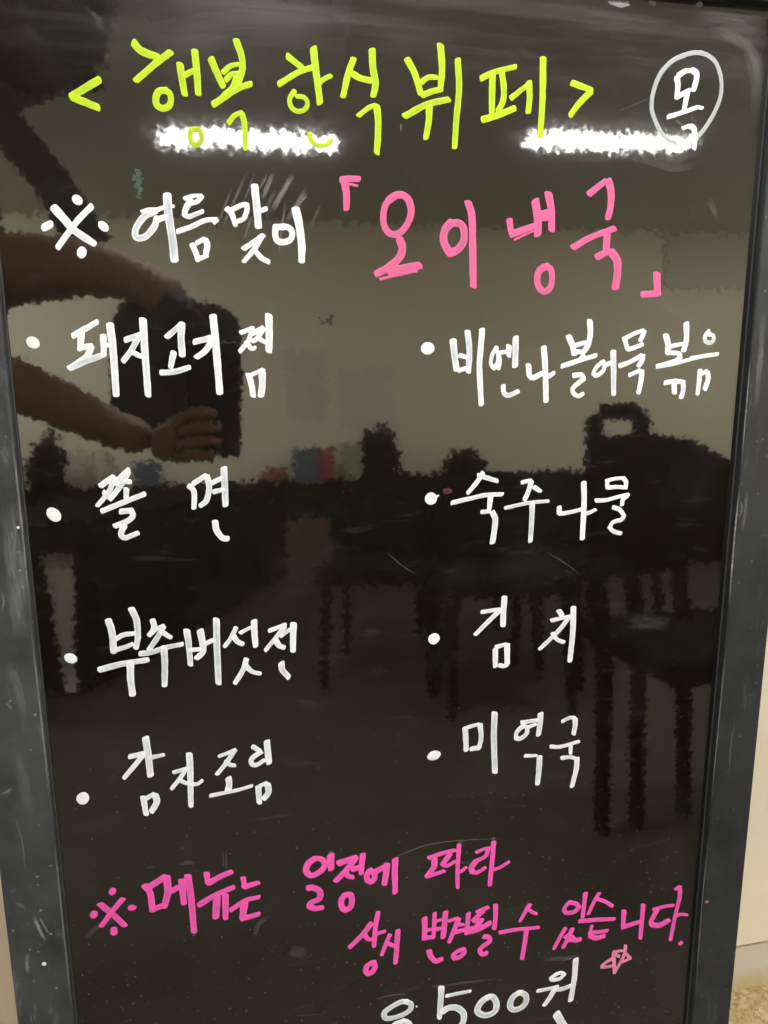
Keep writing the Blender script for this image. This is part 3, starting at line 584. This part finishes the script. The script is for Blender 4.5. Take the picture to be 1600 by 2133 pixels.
def ribbon(bm, uvl, ink, pts, w, z0, fade=True, thick=2.2e-4):
    for sub in split_corners(pts):
        line = catmull(sub, .0011)
        if len(line) < 2: continue
        seed = rng.uniform(0, 50); L = sum((b - a).length for a, b in zip(line, line[1:]))
        t0 = (line[1] - line[0]).normalized(); t1 = (line[-1] - line[-2]).normalized()
        cap = .36 * w if L > w else .5 * w
        e = (.97, .8, .5, .2)
        secs = [(line[0] - t0 * cap * q, t0, math.sqrt(1 - q ** (2.6 if L > w else 2)), 0.) for q in e]
        s = 0.
        for i, q in enumerate(line):
            if i: s += (q - line[i - 1]).length
            t = (line[min(i + 1, len(line) - 1)] - line[max(i - 1, 0)]).normalized()
            secs.append((q, t, 1., s))
        secs += [(line[-1] + t1 * cap * q, t1, math.sqrt(1 - q ** (2.6 if L > w else 2)), L) for q in e[::-1]]
        prev = None; m_thin = rng.uniform(.46, .78); chis = rng.uniform(-.35, .35); tap = rng.uniform(.04, .20)
        for k, (q, t, f, s) in enumerate(secs):
            nrm = Vector((-t.y, t.x))
            hw = w * .5 * f * (1.05 - (tap * s / L if L > 1.5 * w else 0) + .09 * mnoise.noise(Vector((s * 170, seed, 0))) + .02 * mnoise.noise(Vector((s * 1100, seed, 9))))
            off = .00012 * mnoise.noise(Vector((s * 300, seed, 5))) * f
            pool = max(math.exp(-s / .0028) * .75, math.exp(-(L - s) / .0022))      # paint pools where the nib rests
            row = []
            for j, c in enumerate(CROSS):
                edge = 1 + (.05 * mnoise.noise(Vector((s * 900, seed + j, 3))) if abs(c) == 1 else 0)
                x = q + nrm * (hw * c * edge + off) + t * (chis * c * hw * (1 if f < 1 else 0))
                h = z0 + (2e-5 if abs(c) == 1 else thick * (.45 + .55 * (1 - c * c)) * (.6 + .4 * pool)) + 3e-5 * k / len(secs)
                v = bm.verts.new((x.x, -h, x.y))
                body = m_thin + .10 * mnoise.noise(Vector((s * 120, seed + 20, c)))
                v[ink] = min(1., body + .38 * abs(c) ** 4 + (1 - body) * pool) if fade else max(0, min(1, min(s, L - s) / (.25 * L + 1e-6))) * (1 - c * c)
                row.append((v, (s / .01 + seed, .5 + .5 * c + seed)))
            if prev:
                for a in range(6):
                    fc = bm.faces.new((prev[a][0], row[a][0], row[a + 1][0], prev[a + 1][0]))
                    for lp, uvv in zip(fc.loops, (prev[a][1], row[a][1], row[a + 1][1], prev[a + 1][1])): lp[uvl].uv = uvv
            else:
                pass
            prev = row
def stroke_mesh(name, strokes, m, parent, z0=3e-5, fade=True, thick=2.2e-4):
    bm = bmesh.new(); uvl = bm.loops.layers.uv.new('UVMap'); ink = bm.verts.layers.float.new('ink')
    for i, (w, pts) in enumerate(strokes): ribbon(bm, uvl, ink, pts, w, z0 + i * 4.5e-5, fade, thick)
    for f in bm.faces:
        f.normal_update()
        if f.normal.y > 0: f.normal_flip()
    return build(name, bm, m, parent, True)
for col, label, glyphs in WRITING:
    line = None
    for c, t in glyphs:
        if not t: continue
        if line is None:
            line = stroke_mesh('written_line', parse(t), INK[c], board); line['label'] = label
        else: stroke_mesh('written_letter', parse(t), INK[c], line)
SM = {}
for i, (a, y, t) in enumerate(SMEARS):
    if a not in SM: SM[a] = smear_material('chalk_smear_or_lit_rim', (.82, .82, .78), min(1., a * 2.0))
    stroke_mesh('chalk_smear_or_lit_rim', parse(t), SM[a], board, y + 1.2e-5 + i * 3e-7, False, 6e-6)
# small marks of marker, green and brown flecks, on the frame and the film
def blob(name, x, z, r, m, parent, y=0., sx=1., n=14, rough=.18):
    bm = bmesh.new(); c = bm.verts.new((x, y - .00035, z)); ring = []
    for k in range(n):
        a = 2 * math.pi * k / n; q = r * (1 + rng.uniform(-rough, rough)); ring.append(bm.verts.new((x + q * sx * math.cos(a), y - .00006, z + q * math.sin(a))))
    for k in range(n): bm.faces.new((c, ring[(k + 1) % n], ring[k]))
    for f in bm.faces:
        f.normal_update()
        if f.normal.y > 0: f.normal_flip()
    return build(name, bm, m, parent, True)
M_DOT = simple('dried_white_paint', (.85, .86, .84), .6, .05)
M_DOTG = simple('wiped_grey_paint', (.26, .26, .25), .7, .3, 300)
M_DOTP = simple('wiped_pink_paint', (.30, .12, .18), .7, .3, 300)
M_GRN = simple('dull_green', (.045, .075, .05), .7, .5, 500)
M_BRN = simple('dull_brown', (.030, .014, .010), .7, .4, 400)
M_WINE = simple('wiped_wine_paint', (.075, .014, .022), .7, .3, 300)
blob('paint_dot', -.1647, .4918, .0017, M_DOT, board, -.008)
blob('paint_dot', -.1507, .8387, .0010, M_DOT, board, -.008)
blob('paint_dot', .4125, .4527, .0019, M_DOTP, board, -.008, 1.1)
for x, z, r, sx in ((.228, 1.2045, .0028, 2.2), (.283, 1.2015, .0030, 2.6), (.309, 1.203, .0016, 1.8), (.3465, 1.205, .0022, 1.3)): blob('paint_dot', x, z, r, M_DOTG, board, 0, sx)
bm = bmesh.new()
blob('paint_dot', .1590, .8510, .0026, M_WINE, board, 0, 1.5)
for dx, dz, r in ((0, .0085, .0016), (.0012, .0065, .0022), (-.0012, .0045, .0019), (.0010, .0022, .0025), (-.0005, -.0005, .0024), (.0012, -.0030, .0018), (.0032, .004, .0008), (-.0028, .0028, .0009), (.0008, -.0055, .0012), (-.0009, -.0075, .0009), (.0009, -.0082, .0008)):
    blob('green_fleck', -.0572 + dx, 1.066 + dz, r, M_GRN, board, 0, 1, 9, .4)
for k in range(16):
    a = rng.uniform(0, 6.28); q = abs(rng.gauss(0, .0034)); blob('brown_fleck', .0685 + q * math.cos(a), .9789 + q * math.sin(a), rng.uniform(.0006, .0020), M_BRN, board, 0, 1, 8, .4)

# ------------------------------------------------------------------ the phone that takes the picture, held in front of the board
phone = tag(empty('phone'), 'black phone held up in both hands, mirrored left of the bullet points', 'phone')
phone.matrix_world = CAM_M
def rounded_slab(x0, x1, y0, y1, z0, z1, r, n=6):
    bm = bmesh.new(); a, b = [], []
    for cx, cy, s in ((x1 - r, y1 - r, 0), (x0 + r, y1 - r, 1), (x0 + r, y0 + r, 2), (x1 - r, y0 + r, 3)):
        for k in range(n + 1):
            t = math.pi / 2 * (s + k / n); a.append(bm.verts.new((cx + r * math.cos(t), cy + r * math.sin(t), z0))); b.append(bm.verts.new((cx + r * math.cos(t), cy + r * math.sin(t), z1)))
    bm.faces.new(a[::-1]); bm.faces.new(b)
    for k in range(len(a)): bm.faces.new((a[k], a[(k + 1) % len(a)], b[(k + 1) % len(a)], b[k]))
    return bm
build('case', rounded_slab(-.066, .013, -.136, .030, .004, .0135, .009), M_PHONE, phone)
build('screen', rounded_slab(-.063, .010, -.133, .027, .0136, .0140, .007), M_GLASS, phone)
for y in (-.0, -.018, -.036):
    bm = bmesh.new(); bmesh.ops.create_cone(bm, cap_ends=True, segments=20, radius1=.0065, radius2=.0065, depth=.0016, matrix=Matrix.Translation((0, y, .0033)))
    build('camera_lens', bm, M_GLASS, phone)

# ------------------------------------------------------------------ the person holding it
def skin_mesh(name, chains, m, parent, sub=2):
    """chains: lists of (x, y, z, r); the first vertex of the first chain is the root; a chain starting with an int joins that vertex"""
    vs, es, rs = [], [], []
    for ch in chains:
        prev = None
        for q in ch:
            if isinstance(q, int): prev = q; continue
            vs.append(q[:3]); rs.append(q[3])
            if prev is not None: es.append((prev, len(vs) - 1))
            prev = len(vs) - 1
    me = bpy.data.meshes.new(name); me.from_pydata(vs, es, []); o = link(name, me, parent); me.materials.append(m)
    o.modifiers.new('skin', 'SKIN'); 
    for i, r in enumerate(rs): me.skin_vertices[0].data[i].radius = (r, r)
    me.skin_vertices[0].data[0].use_root = True
    sd = o.modifiers.new('sub', 'SUBSURF'); sd.levels = sub; sd.render_levels = sub
    o.modifiers['skin'].use_smooth_shade = True
    return o
person = tag(empty('person', (-.62, -.36, 0)), 'person in black holding a phone out with both arms, seen only in the glossy board', 'person')
PX, PY = -.62, -.36
def rel(*q): return (q[0] - PX, q[1] - PY, q[2]) + ((q[3],) if len(q) > 3 else ())
body = [
 [rel(-.60, -.36, .92, .135), rel(-.60, -.36, 1.06, .125), rel(-.575, -.34, 1.22, .14), rel(-.55, -.32, 1.36, .10), rel(-.47, -.30, 1.42, .052), rel(-.38, -.28, 1.48, .055), rel(-.25, -.25, 1.55, .082), rel(-.235, -.25, 1.62, .080)],
 [3, rel(-.47, -.42, 1.36, .062), rel(-.46, -.40, 1.25, .050), rel(-.45, -.30, 1.15, .062), rel(-.34, -.16, 1.165, .060), rel(-.20, -.07, 1.15, .044), rel(-.12, -.03, 1.12, .030), rel(-.075, .0, 1.085, .034)],
 [3, rel(-.68, -.24, 1.34, .062), rel(-.66, -.14, 1.18, .050), rel(-.60, -.08, 1.05, .045), rel(-.45, -.05, 1.02, .046), rel(-.30, -.03, .98, .042), rel(-.17, -.02, .915, .030), rel(-.115, -.018, .895, .030)],
 [0, rel(-.69, -.37, .86, .095), rel(-.70, -.34, .50, .065), rel(-.70, -.38, .12, .042), rel(-.69, -.28, .05, .040)],
 [0, rel(-.51, -.36, .86, .095), rel(-.50, -.33, .50, .065), rel(-.50, -.38, .12, .042), rel(-.49, -.28, .05, .040)],
]
bo = skin_mesh('body', body, M_SKIN, person)
# hands: palm plus five fingers closed round the phone
def hand(chains): return chains
def finger(root, a, b, c, r): return [root + (r,), a + (r * .95,), b + (r * .88,), c + (r * .72,)]
low = [[rel(-.125, -.018, .897, .026), rel(-.095, -.012, .888, .030), rel(-.070, -.010, .882, .024)]]
for i, (dz, dx) in enumerate(((.040, .0), (.020, .006), (.0, .004), (-.018, -.004))):
    low.append([1, rel(-.082, .006, .888 + dz * .8, .0105), rel(-.062 + dx, .020, .892 + dz, .0098), rel(-.040 + dx, .018, .892 + dz, .0088), rel(-.026 + dx, .008, .890 + dz, .0076)])
low.append([1, rel(-.085, -.035, .905, .0125), rel(-.066, -.048, .925, .0108), rel(-.046, -.045, .940, .0090)])
skin_mesh('hand', low, M_SKIN, person)
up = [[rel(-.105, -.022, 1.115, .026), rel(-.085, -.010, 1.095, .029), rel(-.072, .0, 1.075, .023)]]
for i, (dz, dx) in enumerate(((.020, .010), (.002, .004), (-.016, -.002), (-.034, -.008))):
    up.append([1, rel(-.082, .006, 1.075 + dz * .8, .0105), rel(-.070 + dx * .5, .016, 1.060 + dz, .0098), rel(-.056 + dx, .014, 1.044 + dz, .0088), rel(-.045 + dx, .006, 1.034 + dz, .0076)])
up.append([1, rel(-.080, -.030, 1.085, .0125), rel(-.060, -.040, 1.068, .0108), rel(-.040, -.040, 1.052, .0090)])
skin_mesh('darkened_hand', up, M_CLOTHES, person)  # no glove known: the hand's shade is put into its black colour
shirt = [
 [rel(-.60, -.36, .90, .165), rel(-.60, -.36, 1.06, .150), rel(-.575, -.34, 1.22, .165), rel(-.55, -.32, 1.36, .125), rel(-.50, -.295, 1.43, .070)],
 [3, rel(-.47, -.42, 1.36, .082), rel(-.46, -.40, 1.25, .070), rel(-.45, -.31, 1.165, .064)],
 [3, rel(-.68, -.24, 1.34, .082), rel(-.66, -.14, 1.18, .070), rel(-.61, -.09, 1.06, .062)],
]
skin_mesh('shirt', shirt, M_CLOTHES, person)
trousers = [[rel(-.60, -.36, .93, .160), rel(-.60, -.36, .88, .150)],
 [1, rel(-.69, -.37, .80, .105), rel(-.70, -.34, .50, .082), rel(-.70, -.375, .10, .062)],
 [1, rel(-.51, -.36, .80, .105), rel(-.50, -.33, .50, .082), rel(-.50, -.375, .10, .062)]]
skin_mesh('trousers', trousers, M_CLOTHES, person)
for x in (-.70, -.50):
    build('shoe', box_bm(x - PX - .045, x - PX + .045, -.06, .19, 0, .075, .03, 3), M_BAG, person, True)
hair = [[rel(-.240, -.235, 1.63, .122), rel(-.23, -.24, 1.69, .100)], [0, rel(-.225, -.195, 1.55, .088), rel(-.235, -.185, 1.49, .058)], [0, rel(-.30, -.25, 1.54, .085), rel(-.325, -.20, 1.46, .075)]]
skin_mesh('hair', hair, M_HAIR, person)
for ez in (-.028, .028):
    bm = bmesh.new(); bmesh.ops.create_uvsphere(bm, u_segments=12, v_segments=8, radius=.012, matrix=Matrix.Translation(rel(-.19 + ez * -.55, -.175 + ez * .6, 1.585)))
    build('eye', bm, M_WHITE, person, True)
skin_mesh('nose', [[rel(-.195, -.178, 1.58, .010), rel(-.180, -.165, 1.552, .014)]], M_SKIN, person)
skin_mesh('mouth', [[rel(-.220, -.178, 1.512, .007), rel(-.203, -.186, 1.510, .008), rel(-.190, -.200, 1.512, .007)]], simple('lips', (.34, .12, .10), .5), person)
for s in (-1, 1):
    skin_mesh('ear', [[rel(-.25 - s * .055, -.25 + s * .065, 1.59, .012), rel(-.26 - s * .060, -.255 + s * .070, 1.565, .016), rel(-.25 - s * .055, -.25 + s * .065, 1.54, .010)]], M_SKIN, person)
bm = bmesh.new()
q = [Vector(rel(-.40, -.24, 1.50)), Vector(rel(-.345, -.22, 1.41)), Vector(rel(-.27, -.18, 1.31)), Vector(rel(-.22, -.13, 1.225)), Vector(rel(-.195, -.12, 1.19))]
vs = []
for i, c in enumerate(q):
    d = (q[min(i + 1, 4)] - q[max(i - 1, 0)]).normalized(); n_ = Vector((d.z, 0, -d.x)).normalized() * .030
    vs.append([bm.verts.new(c + n_ + Vector((0, .003, 0))), bm.verts.new(c - n_ + Vector((0, .003, 0))), bm.verts.new(c - n_ - Vector((0, .003, 0))), bm.verts.new(c + n_ - Vector((0, .003, 0)))])
for A, B in zip(vs, vs[1:]):
    for k in range(4): bm.faces.new((A[k], A[(k + 1) % 4], B[(k + 1) % 4], B[k]))
bm.faces.new(vs[0]); bm.faces.new(vs[-1][::-1])
build('bag_strap', bm, M_CLOTHES, person)

bm = rounded_slab(-.115, .100, -.135, .120, -.045, .045, .055, 8)
bmesh.ops.bevel(bm, geom=[e for e in bm.edges if len(e.link_faces) == 2 and e.calc_face_angle() > 1.2], offset=.012, segments=2, affect='EDGES')
bag = build('shoulder_bag', bm, M_CLOTHES); bag.location = (-.095, -.30, 1.02); bag.rotation_euler = (R(90), R(6), R(-8))
tag(bag, 'soft black shoulder bag hanging behind the two hands, mirrored left of the wall', 'bag')

# ------------------------------------------------------------------ the furniture mirrored in the lower half of the board
def cabinet(name, x0, x1, y0, y1, h, label, loc=(0, 0, 0), rz=0., doors=5):
    t = tag(empty(name, loc, (0, 0, rz)), label, 'cabinet')
    box('body', x0, x1, y0, y1, .06, h - .025, M_DARK, t, .004)
    box('plinth', x0 + .03, x1 - .03, y0 + .03, y1 - .03, 0, .06, M_BLACK, t, .002)
    box('top', x0 - .01, x1 + .01, y0 - .012, y1 + .012, h - .0248, h, M_BLACK, t, .004)
    n = doors; wd = (x1 - x0) / n
    for k in range(n):
        d = box('door', x0 + k * wd + .006, x0 + (k + 1) * wd - .006, y1, y1 + .016, .08, h - .04, M_DARK, t, .002)
        box('handle', x0 + (k + .5) * wd - .06, x0 + (k + .5) * wd + .06, y1 + .017, y1 + .030, h - .10, h - .088, M_SEAM, d, .002)
    return t
cabinet('cabinet', -2.6, 4.2, -4.28, -3.95, .64, 'long low black cabinet along the far wall, mirrored across the board', doors=11)
ang = math.atan2(-3.934 + 1.68, .302 + .539)
t = cabinet('cabinet', 0, 2.30, -.75, 0, .64, 'black cabinet standing out from the far wall at left in the mirror image', (-.539, -1.68, 0), ang, 4)
# pale cloth hanging on its near end
bm = bmesh.new(); rows = []
for k in range(9):
    f = k / 8; hw = .050 * (1 - .55 * f); zz = .52 - .50 * f
    rows.append([bm.verts.new((-.645 + .02 * f + s * hw + .004 * math.sin(5 * f + s), -1.69 + s * hw * .37 + (.004 * math.cos(3 * s + 6 * f)) + d, zz)) for s, d in ((-1, 0), (-.5, .006), (0, 0), (.5, .006), (1, 0), (1, -.012), (0, -.012), (-1, -.012))])
for A, B in zip(rows, rows[1:]):
    for k in range(8): bm.faces.new((A[k], A[(k + 1) % 8], B[(k + 1) % 8], B[k]))
bm.faces.new(rows[0]); bm.faces.new(rows[-1][::-1])
tag(build('hand_towel', bm, M_CLOTH, None, True), 'pale narrow towel hanging at the end of the left black cabinet', 'towel')

def chair_back(prof, y0, y1, name, t):
    bm = bmesh.new()
    a = [bm.verts.new((x, y0 - .02 * (z - .5), z)) for x, z in prof]; b = [bm.verts.new((x, y1 - .02 * (z - .5), z)) for x, z in prof]
    bm.faces.new(a); bm.faces.new(b[::-1])
    for k in range(len(a)): bm.faces.new((a[k], b[k], b[(k + 1) % len(a)], a[(k + 1) % len(a)]))
    bmesh.ops.bevel(bm, geom=list(bm.edges), offset=.006, segments=2, affect='EDGES')
    return build(name, bm, M_BAG, t)
CH = 'black chairs mirrored in the lower half of the board'
# the nearest one: a carrying loop rises from one shoulder of its back
t = tag(empty('chair', (1.0, -.45, 0)), 'black chair nearest the board, with a carrying loop on its back', 'chair', CH)
for x, y in ((-.235, .07), (-.14, .05), (-.01, .03), (.20, .06)):
    build('leg', tube_bm([(x, y, 0), (x + .02, y - .03, .42), (x + .025, y - .075, .60)], [.017, .021, .020], 8), M_BLACK, t)
box('seat', -.21, .24, -.10, .30, .40, .455, M_BAG, t, .018, 3)
chair_back([(-.20, .575), (-.20, .885), (-.06, .892), (.06, .876), (.12, .842), (.20, .80), (.24, .76), (.24, .575)], -.045, -.085, 'backrest', t)
build('carry_handle', tube_bm([(-.185, -.066, .86), (-.185, -.066, .925), (-.165, -.066, .940), (-.085, -.066, .946), (-.068, -.066, .930), (-.066, -.066, .87)], .021, 8), M_BAG, t)
def plain_chair():
    t = tag(empty('chair'), None, 'chair', CH)
    for x in (-.18, .18):
        build('leg', tube_bm([(x * 1.08, .19, 0), (x, .17, .40)], [.015, .020], 8), M_BLACK, t)
        build('leg', tube_bm([(x * 1.08, -.20, 0), (x, -.18, .42), (x, -.205, .70)], [.015, .020, .016], 8), M_BLACK, t)
    box('seat', -.215, .215, -.19, .22, .39, .455, M_BAG, t, .018, 3)
    chair_back([(-.22, .46), (-.225, .68), (-.18, .745), (0, .765), (.18, .745), (.225, .68), (.22, .46)], -.20, -.235, 'backrest', t)
    return t
p0 = plain_chair()
for i, (x, y, a, l) in enumerate(((.52, -1.62, 20, 'plain black chair at the left end of the mirrored chairs, beside the carton'),
                     (.86, -1.30, 8, 'plain black chair in the middle of the mirrored chairs, under the tall black bag'),
                     (1.28, -1.50, -14, 'plain black chair just left of the one with the carrying loop'),
                     (.98, -1.95, 176, 'plain black chair farthest back, turned towards the others'))):
    r_ = p0
    if i:
        r_ = p0.copy(); COL.objects.link(r_)
        for ch in p0.children:
            c = ch.copy(); COL.objects.link(c); c.parent = r_
    r_.location = (x, y, 0); r_.rotation_euler = (0, 0, R(a)); r_['label'] = l

def lump(name, loc, size, m, seed, label, cat):
    bm = bmesh.new(); bmesh.ops.create_icosphere(bm, subdivisions=4, radius=1)
    for v in bm.verts:
        n_ = mnoise.noise(v.co * 1.7 + Vector((seed, 0, 0))) * .35 + mnoise.noise(v.co * 4 + Vector((0, seed, 0))) * .14
        v.co = Vector((v.co.x * size[0] * (1 + n_), v.co.y * size[1] * (1 + n_), max(-.55, v.co.z * (1 + n_ * 1.6)) * size[2]))
    o = build(name, bm, m, None, True); o.location = (loc[0], loc[1], loc[2] + .55 * size[2]); return tag(o, label, cat)
lump('black_bag', (.97, -4.10, .641), (.17, .12, .21), M_BAG, 3, 'lumpy black bag standing tallest on the far cabinet', 'bag')
lump('black_bag', (1.62, -4.10, .641), (.15, .12, .11), M_BAG, 8, 'small lumpy black bag on the far cabinet, right of the tall one', 'bag')
lump('shopping_bag', (-.95, -4.10, .641), (.17, .11, .15), M_CLOTH, 5, 'pale soft bag on the far cabinet between the two arms', 'bag')
lump('black_bag', (-1.22, -4.10, .641), (.13, .11, .21), M_BAG, 11, 'dark upright bag at the left end of the mirrored cabinet', 'bag')
t = tag(empty('box_file', (.46, -4.10, .641)), 'blue and red box file standing on the far cabinet', 'box file')
box('case', -.07, .09, -.10, .10, 0, .22, M_BLUE, t, .004); box('spine', .0905, .19, -.10, .10, 0, .22, M_RED, t, .004)
tag(box('blue_box', -.67, -.52, -4.2, -4.0, .641, .80, M_BLUE, None, .004), 'plain blue box on the far cabinet beside the pale bag', 'box')
bm = bmesh.new(); bmesh.ops.create_cone(bm, cap_ends=True, segments=24, radius1=.065, radius2=.08, depth=.24); o = build('paper_cup', bm, M_GREEN); o.location = (.78, -4.02, .762); tag(o, 'pale green paper cup in front of the tall black bag', 'cup')
o = lump('orange_bag', (.25, -4.08, .641), (.09, .08, .06), M_ORANGE, 2, 'small orange plastic bag on the far cabinet beside the box file', 'bag')
tag(box('carton', .28, .58, -3.93, -3.70, 0.001, .40, M_CARD, None, .006), 'brown carton on the floor in front of the far cabinet', 'carton')
tag(box('notice', .73, 1.15, -4.299, -4.293, .98, 1.42, M_PAPER, None, .001), 'large pale grey notice pinned on the far wall', 'notice')
tag(box('notice', .36, .66, -4.299, -4.294, 1.08, 1.54, M_PAPER2, None, .001), 'smaller faded blue notice left of the large grey one', 'notice')
